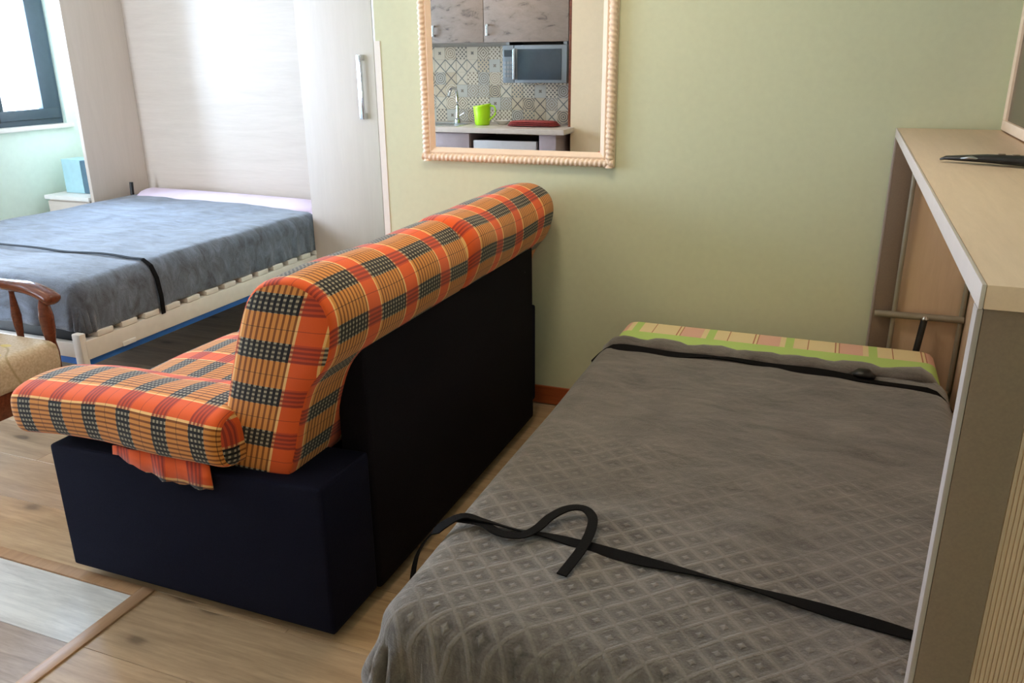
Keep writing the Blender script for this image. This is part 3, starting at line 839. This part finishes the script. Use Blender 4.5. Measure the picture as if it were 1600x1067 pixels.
box('front_rail', (-2.605, -2.572, cyN - 0.02, cyF + 0.02, 0.262, 0.355), M['chairwood'], ch, 0.008)
bm = bmesh.new(); add_box(bm, (-3.10, -2.555, cyN - 0.03 + .05, cyF - 0.03, 0.345, 0.475), 0.045, 5)
bmesh.ops.subdivide_edges(bm, edges=bm.edges[:], cuts=1)
finish(bm, 'seat_cushion', M['upholstery'], ch, True)
bm = bmesh.new(); add_box(bm, (-3.16, -3.06, cyN + .03, cyF - 0.03, 0.48, 0.92), 0.04, 4)
bmesh.ops.rotate(bm, verts=bm.verts, cent=(-3.1, 0, 0.45), matrix=Matrix.Rotation(-0.22, 3, 'Y'))
finish(bm, 'back_cushion', M['upholstery'], ch, True)
tube('top_rail', [(-3.2, cyN, 0.95), (-3.2, cyF, 0.95)], 0.02, M['chairwood'], ch)

# ------------------------------------------------------------------ low wall-bed cabinet at right
cab = thing('wall_bed_cabinet', (0.34, 2.05, 0), 'low beige wall-bed cabinet along the right wall, single bed folded out', 'cabinet')
ZT = 1.190
box('cabinet_top', (0.163, 0.485, 0.99, 3.095, ZT - 0.028, ZT), [M['beige_laminate']], cab, 0.002)
box('top_edge', (0.158, 0.1628, 0.99, 3.095, ZT - 0.028, ZT), M['edge_pale'], cab, 0.001)
for (a, b, g) in ((0.995, 1.022, 'near'), (3.058, 3.09, 'far')):
    box('post', (0.165, 0.226, a, b, 0, ZT - 0.029), M['taupe'], cab, 0.001)
    box('post_edge', (0.158, 0.1648, a, b, 0, ZT - 0.029), M['edge_grey'], cab, 0.002)
# near end: ribbed beige board set a little back from the post
bm = bmesh.new()
add_box(bm, (0.227, 0.485, 1.004, 1.022, 0.0, ZT - 0.029), 0.0)
finish(bm, 'side_board', M['beige_panel'], cab)
for i in range(50):
    xx = 0.2285 + i * 0.0051
    if i == 0:
        bm = bmesh.new()
    add_box(bm, (xx, xx + 0.0034, 1.0025, 1.0045, 0.002, ZT - 0.030), 0.0)
rb = finish(bm, 'board_ribs', M['beige_panel'], cab); rb['kind'] = 'stuff'
box('side_board', (0.227, 0.445, 3.062, 3.086, 0.0, ZT - 0.029), M['beige_panel'], cab, 0)
box('back_panel', (0.455, 0.475, 1.023, 3.057, 0.0, ZT - 0.029), M['beige_panel'], cab, 0)
# tubular bed frame inside
def tube_at(nm, a, b, r=0.011): return tube(nm, [a, b], r, M['tube'], cab, 10)
tube_at('frame_tube', (0.232, 3.045, 0.3), (0.232, 3.045, ZT - 0.05), 0.008)
tube_at('frame_tube', (0.442, 3.045, 0.3), (0.442, 3.045, ZT - 0.05), 0.008)
tube_at('cross_tube', (0.17, 3.04, 0.560), (0.45, 3.04, 0.563), 0.012)
st = tube('gas_strut', [(0.305, 2.99, 0.34), (0.328, 3.02, 0.560)], 0.011, M['black'], cab, 12)
lathe('strut_bolt', (0.328, 3.012, 0.558), [(0.008, 0), (0.012, 0.006), (0.006, 0.014)], M['chrome'], st, 12)
# folding bed frame under the mattress
RX0, RX1, RY0, RY1 = -0.70, 0.37, 1.07, 2.975
box('bed_rail', (RX0 + .02, RX0 + .05, RY0, RY1, 0.22, 0.27), M['tube'], cab, 0.004)
box('bed_rail', (RX1 - .03, RX1, RY0, RY1, 0.22, 0.27), M['tube'], cab, 0.004)
for i in range(12):
    yy = RY0 + 0.08 + i * (RY1 - RY0 - 0.16) / 11
    box('slat', (RX0 + .05, RX1 - .03, yy - .03, yy + .03, 0.255, 0.267), M['pale_wood'], cab, 0.002)
for yy in (RY0 + 0.12, RY1 - 0.12):
    box('leg', (RX0 + .03, RX0 + .055, yy - .02, yy + .02, 0, 0.22), M['tube'], cab, 0.003)

matR = thing('mattress', (-0.16, 2.0, 0.27), 'single mattress with a green and peach checked sheet below the cabinet', 'mattress')
bm = bmesh.new(); add_box(bm, (RX0 + 0.005, RX1 - 0.0, RY0 + 0.03, RY1, 0.268, 0.467), 0.045, 5)
finish(bm, 'mattress_body', M['sheet'], matR, True)
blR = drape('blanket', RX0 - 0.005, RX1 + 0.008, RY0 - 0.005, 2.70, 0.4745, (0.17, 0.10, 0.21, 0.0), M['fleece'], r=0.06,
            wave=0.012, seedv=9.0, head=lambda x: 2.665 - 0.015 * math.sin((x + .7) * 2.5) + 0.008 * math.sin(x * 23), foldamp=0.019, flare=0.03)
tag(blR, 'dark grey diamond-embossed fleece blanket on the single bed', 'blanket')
# rolled, tucked-under end of the blanket beyond the head strap
bm = bmesh.new()
ptsr = []
for i in range(40):
    x = RX0 + 0.01 + (RX1 - RX0 - 0.0) * i / 39
    ptsr.append((x, 2.645 - 0.01 * math.sin((x + .7) * 2.5), 0.487 - 0.07 * max(0, (x - 0.30) / 0.07) ** 2 - 0.05 * max(0, (-0.62 - x) / 0.08) ** 2 + 0.004 * math.sin(i * 1.1)))
add_tube(bm, ptsr, [0.022 + 0.003 * math.sin(i * 0.9 + 1) + 0.002 * math.sin(i * 2.3) for i in range(40)], 12, (2.0, 0.8))
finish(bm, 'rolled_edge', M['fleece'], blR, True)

def head_strap():
    bm = bmesh.new(); pts = []; ws = []; nr = []
    for i in range(48):
        t = i / 47
        x = RX0 - 0.02 + (RX1 - RX0 + 0.03) * t
        y_ = 2.555 + 0.04 * math.sin(t * 3.6) + 0.005 * math.sin(t * 17) - 0.03 * t
        z = 0.488 + 0.003 * math.sin(t * 21) - 0.06 * max(0, (x - 0.31) / 0.07) ** 2 - 0.06 * max(0, (-0.64 - x) / 0.08) ** 1.5
        pts.append((x, y_, z)); ws.append(0.024 + 0.006 * math.sin(t * 11))
        tw = 0.55 * math.sin(t * 7 + 0.6)
        nr.append((0, -math.sin(abs(tw)) , math.cos(tw)))
    ribbon(bm, pts, ws, 0.004, nr)
    o = finish(bm, 'mattress_strap', M['webbing'], None, 'auto')
    tag(o, 'black strap with a round buckle lying near the head of the single bed', 'strap')
    bm = bmesh.new()
    add_tube(bm, [(0.105, 2.575, 0.490), (0.125, 2.573, 0.499), (0.15, 2.571, 0.499), (0.17, 2.57, 0.490)], [0.012, 0.026, 0.026, 0.013], 12, (1, 0.55))
    finish(bm, 'buckle', M['black'], o, True)
head_strap()

def foot_strap():
    bm = bmesh.new()
    zt = 0.490
    A = [(-0.765, 1.325, 0.36), (-0.752, 1.33, 0.42), (-0.722, 1.345, 0.468), (-0.67, 1.378, zt + 0.012), (-0.62, 1.384, zt + .01), (-0.55, 1.390, zt), (-0.48, 1.392, zt), (-0.40, 1.384, zt),
         (-0.30, 1.374, zt), (-0.18, 1.368, zt), (-0.05, 1.355, zt), (0.08, 1.338, zt), (0.20, 1.322, zt), (0.30, 1.31, zt - .005), (0.36, 1.305, 0.455)]
    P = smooth_path(A, 5); n = len(P)
    nr = []; ws = []
    for i, p in enumerate(P):
        if p.x < -0.72: nr.append((-1, 0, .5))
        else:
            tw = 0.5 * math.sin(p.x * 14)
            nr.append((0, -math.sin(tw), math.cos(tw)))
        ws.append(0.023)
    ribbon(bm, P, ws, 0.003, nr)
    o = finish(bm, 'mattress_strap', M['webbing'], None, 'auto')
    tag(o, 'long black strap with a looped loose end across the foot of the single bed', 'strap')
    # wavy doubled length and the loop with its free end
    bm = bmesh.new()
    B = [(-0.68, 1.378, zt + 0.004), (-0.62, 1.376, zt + 0.008), (-0.575, 1.358, zt + .006), (-0.53, 1.362, zt + .006), (-0.505, 1.395, zt + .008), (-0.49, 1.445, zt + .012), (-0.465, 1.487, zt + .014), (-0.432, 1.497, zt + .015),
         (-0.405, 1.470, zt + .014), (-0.395, 1.42, zt + .011), (-0.395, 1.36, zt + .008), (-0.402, 1.31, zt + .004), (-0.408, 1.270, zt + .002)]
    Pn = smooth_path(B, 6)
    ribbon(bm, Pn, 0.021, 0.003)
    finish(bm, 'loose_end', M['webbing'], o, 'auto')
foot_strap()

# remote control lying on the cabinet top
rc = thing('remote_control', (0.33, 2.1, ZT), 'black slim remote control lying on the beige cabinet top', 'remote control')
bm = bmesh.new()
add_tube(bm, [(0.212, 2.146, ZT + .006), (0.222, 2.142, ZT + .010), (0.30, 2.115, ZT + .014), (0.38, 2.085, ZT + .014), (0.46, 2.055, ZT + .012), (0.475, 2.05, ZT + .009)], [0.006, 0.011, 0.022, 0.027, 0.027, 0.018], 14, (1.0, 0.42))
finish(bm, 'remote_body', M['black'], rc, True)
bm = bmesh.new()
add_tube(bm, [(0.250, 2.118, ZT + .012), (0.268, 2.110, ZT + .0155), (0.29, 2.102, ZT + .013)], [0.004, 0.008, 0.003], 10, (1, 0.5))
finish(bm, 'remote_button', M['steel'], rc, True, label='small silver ring of the black remote control')
for i in range(5):
    box('button', (0.32 + i * .026, 0.334 + i * .026, 2.098 - i * .009, 2.108 - i * .009, ZT + .0235, ZT + .0262), M['taupe'], rc, 0.001)

# dark framed panel on the right wall over the cabinet
pf = thing('framed_picture', (0.5, 2.7, ZT + 0.01), 'dark glossy panel in a pale frame on the right wall above the cabinet', 'picture')
PX, PY1, PY0, PZ0, PZ1 = 0.459, 3.06, 2.05, ZT + 0.004, ZT + 0.75
box('picture_panel', (PX + .008, PX + .014, PY0 + .03, PY1 - .05, PZ0 + .03, PZ1 - .03), M['pic_dark'], pf, 0)
boxes('picture_frame', [(PX, PX + .027, PY0, PY1, PZ0, PZ0 + .03), (PX, PX + .027, PY0, PY1, PZ1 - .03, PZ1), (PX, PX + .027, PY0, PY0 + .03, PZ0 + .03, PZ1 - .03), (PX, PX + .027, PY1 - .05, PY1, PZ0 + .03, PZ1 - .03)], M['frame_cream'], pf, 0.003)

# ------------------------------------------------------------------ kitchen on the back wall (seen in the mirror)
KX0, KX1 = -4.1, -2.0
CT = 0.90
# tiles
tiles_m = [make_tile(i) for i in range(12)]
tile_me = []
TS = 0.1
for tm in tiles_m:
    bm = bmesh.new(); add_box(bm, (0, TS - .002, 0, .008, 0, TS - .002), 0)
    uvl = bm.loops.layers.uv.new('UVMap')
    for f in bm.faces:
        for lp in f.loops: lp[uvl].uv = (lp.vert.co.x / TS, lp.vert.co.z / TS)
    bmesh.ops.recalc_face_normals(bm, faces=bm.faces)
    me = bpy.data.meshes.new('tile'); bm.to_mesh(me); bm.free(); me.materials.append(tm); tile_me.append(me)
rt = random.Random(4)
box('grout_bed', (KX0, KX1, YB, YB + .004, CT, 1.53), M['grout'], wb, 0)
for i in range(21):
    for j in range(6):
        x = KX0 + i * TS
        o = bpy.data.objects.new('tile', rt.choice(tile_me)); C.objects.link(o); o.parent = wb
        o.location = (x + .001, YB + .003, CT + j * TS + .001)
ct = box('worktop', (KX0, -1.955, YB + .012, 0.17, CT - 0.04, CT), M['counter'], None, 0.006)
tag(ct, 'pale grey kitchen worktop under the patchwork tiles, seen in the mirror', 'worktop')
# base units
def base_unit(x0, x1, lab, ndoor=1):
    t = thing('base_cabinet', ((x0 + x1) / 2, -0.1, 0), lab, 'cabinet', 'kitchen base cabinets')
    box('carcass', (x0, x1, YB + .012, 0.12, 0.10, CT - .042), M['lower_cab'], t, 0)
    box('plinth', (x0, x1, YB + .05, 0.08, 0.0, 0.098), M['lower_cab'], t, 0)
    w = (x1 - x0) / ndoor
    for i in range(ndoor):
        d = box('door', (x0 + i * w + .003, x0 + (i + 1) * w - .003, 0.121, 0.139, 0.105, CT - .046), M['lower_cab'], t, 0.003)
        box('door_handle', (x0 + i * w + .05, x0 + i * w + .065, 0.139, 0.165, 0.60, 0.74), M['chrome'], d, 0.003)
base_unit(-4.1, -3.42, 'grey lilac base cabinet at the far end of the kitchen worktop', 2)
base_unit(-3.415, -2.745, 'grey lilac base cabinet beside the fridge, under the sink tap', 2)
ep = box('end_panel', (-2.165, -2.03, YB + .012, 0.13, 0, CT - .042), M['lower_cab'], None, 0.002)
tag(ep, 'grey lilac end panel of the kitchen run right of the fridge', 'panel')
fr = thing('fridge', (-2.455, -0.1, 0), 'silver under-counter fridge below the kitchen worktop', 'fridge')
box('fridge_body', (-2.72, -2.19, YB + .03, 0.07, 0.03, 0.80), M['black'], fr, 0.004)
d = box('fridge_door', (-2.725, -2.195, 0.072, 0.115, 0.08, 0.803), M['fridge'], fr, 0.008)
box('fridge_handle', (-2.70, -2.68, 0.115, 0.14, 0.45, 0.72), M['steel'], d, 0.004)
for a in (-2.68, -2.23): lathe('fridge_foot', (a, 0.0, 0), [(0.015, 0), (0.015, 0.03)], M['black'], fr, 10)
# wall units
def wall_unit(x0, x1, split, hx, lab):
    t = thing('wall_cabinet', ((x0 + x1) / 2, -0.25, 1.53), lab, 'cabinet', 'kitchen wall cabinets')
    box('carcass', (x0, x1, YB + .002, -0.11, 1.53, 2.30), M['lower_cab'], t, 0)
    for a, b, h in zip(split, split[1:], hx):
        d = box('door', (a + .002, b - .002, -0.108, -0.09, 1.527, 2.298), M['stone_door'], t, 0.003)
        boxes('door_handle', [(h - .009, h + .009, -0.065, -0.055, 1.575, 1.66), (h - .009, h + .009, -0.09, -0.065, 1.575, 1.59), (h - .009, h + .009, -0.09, -0.065, 1.645, 1.66)], M['chrome'], d, 0.003)
wall_unit(-4.1, -3.19, [-4.1, -3.65, -3.19], [-3.70, -3.61], 'grey stone-effect wall cabinet farthest from the cream wall')
wall_unit(-3.185, -2.01, [-3.185, -2.705, -2.01], [-3.13, -2.665], 'grey stone-effect wall cabinet above the microwave')
box('side_post', (-2.008, -1.9845, YB + .002, -0.09, CT + .001, 2.30), M['chairwood'], None, 0.002)
tag(bpy.data.objects['side_post'], 'thin dark brown upright board at the kitchen end by the cream wall', 'panel')
# microwave hung under the wall unit
mw = thing('microwave', (-2.27, -0.25, 1.22), 'silver blue microwave hung under the wall cabinet', 'microwave')
box('microwave_body', (-2.545, -2.015, YB + .012, -0.10, 1.225, 1.505), M['mw_body'], mw, 0.004)
box('microwave_door', (-2.445, -2.018, -0.099, -0.078, 1.228, 1.502), M['mw_body'], mw, 0.004)
box('microwave_window', (-2.42, -2.06, -0.078, -0.074, 1.25, 1.475), M['mw_glass'], mw, 0.003)
box('control_panel', (-2.543, -2.452, -0.099, -0.080, 1.228, 1.502), M['mw_body'], mw, 0.003)
box('door_handle', (-2.452, -2.436, -0.078, -0.055, 1.25, 1.48), M['chrome'], mw, 0.004)
box('display', (-2.53, -2.465, -0.080, -0.077, 1.42, 1.47), M['mw_glass'], mw, 0)
bm = bmesh.new()
for i in range(4):
    for j in range(3): add_box(bm, (-2.53 + j * .024, -2.512 + j * .024, -0.080, -0.076, 1.27 + i * .032, 1.288 + i * .032), 0)
finish(bm, 'keypad_buttons', M['steel'], mw)['kind'] = 'stuff'
for a in (-2.53, -2.06): box('mounting_bracket', (a, a + .03, YB + .012, -0.12, 1.506, 1.529), M['steel'], mw, 0)
# lime jug
jg = thing('jug', (-2.735, -0.10, CT), 'lime green plastic jug on the kitchen worktop', 'jug')
bm = bmesh.new(); rings = []
prof = [(0.052, 0.0), (0.060, 0.01), (0.066, 0.09), (0.070, 0.155), (0.074, 0.17), (0.069, 0.168), (0.062, 0.09), (0.052, 0.012)]
N = 32
for r, z in prof:
    ring = []
    for j in range(N):
        th = 2 * PI * j / N
        lip = max(0, math.cos(th + 2.6)) ** 8 * (0.025 if z > 0.15 else 0)
        dip = -0.028 * (0.5 - 0.5 * math.cos(th)) if z > 0.15 else 0
        ring.append(bm.verts.new((-2.735 + (r + lip) * math.cos(th), -0.10 + (r + lip) * math.sin(th), CT + z + dip)))
    rings.append(ring)
for A, B in zip(rings, rings[1:]):
    for j in range(N): bm.faces.new((A[j], A[(j + 1) % N], B[(j + 1) % N], B[j]))
bm.faces.new(rings[0][::-1]); bm.faces.new(rings[-1])
finish(bm, 'jug_body', M['lime'], jg, True)
tube('jug_handle', smooth_path([(-2.672, -0.10, CT + .15), (-2.63, -0.10, CT + .145), (-2.622, -0.10, CT + .09), (-2.675, -0.10, CT + .04)], 5), 0.007, M['lime'], jg)
# tap
tp = thing('tap', (-3.02, -0.20, CT), 'tall chrome kitchen tap beside the lime green jug', 'tap')
lathe('tap_base', (-3.02, -0.24, CT), [(0.028, 0), (0.026, 0.03), (0.016, 0.04), (0.015, 0.08)], M['chrome'], tp, 20)
tube('spout', smooth_path([(-3.02, -0.24, CT + .07), (-3.02, -0.24, CT + .22), (-3.02, -0.20, CT + .28), (-3.02, -0.12, CT + .27), (-3.02, -0.08, CT + .22)], 6), 0.012, M['chrome'], tp)
tube('lever', [(-2.998, -0.24, CT + .06), (-2.95, -0.225, CT + .085)], 0.007, M['chrome'], tp)
sk = thing('sink', (-3.1, -0.12, CT), 'steel sink rim set in the kitchen worktop by the tap', 'sink')
boxes('sink_rim', [(-3.35, -2.86, -0.19, -0.17, CT + .0005, CT + .006), (-3.35, -2.86, 0.09, 0.11, CT + .0005, CT + .006), (-3.35, -3.33, -0.17, 0.09, CT + .0005, CT + .006), (-2.88, -2.86, -0.17, 0.09, CT + .0005, CT + .006)], M['chrome'], sk, 0.002)
box('sink_bowl', (-3.33, -2.88, -0.17, 0.09, CT + .0003, CT + .0012), M['steel'], sk, 0)
# folded red cloth and a white dish
rcd = thing('folded_cloth', (-2.3, -0.1, CT), 'dark red folded cloth on the worktop under the microwave', 'cloth')
bm = bmesh.new()
for q in range(3):
    prof_pts = [(-2.50 + q * 0.01, -0.10 + q * .004, CT + .010 + q * .011), (-2.30, -0.09, CT + .011 + q * .013), (-2.08 - q * .012, -0.10, CT + .010 + q * .011)]
    P = smooth_path(prof_pts, 6)
    add_tube(bm, P, [0.03, 0.08, 0.09, 0.092, 0.09, 0.088, 0.09, 0.092, 0.09, 0.088, 0.09, 0.08, 0.03], 12, (1, 0.09 + .01 * q))
finish(bm, 'cloth_body', M['red_cloth'], rcd, True)
ds = thing('dish', (-2.60, -0.2, CT), 'small white dish on the worktop behind the red cloth', 'dish')
lathe('dish_body', (-2.60, -0.20, CT), [(0.03, 0), (0.035, 0.004), (0.062, 0.03), (0.064, 0.032), (0.058, 0.028), (0.03, 0.008)], M['white_ceramic'], ds, 24)
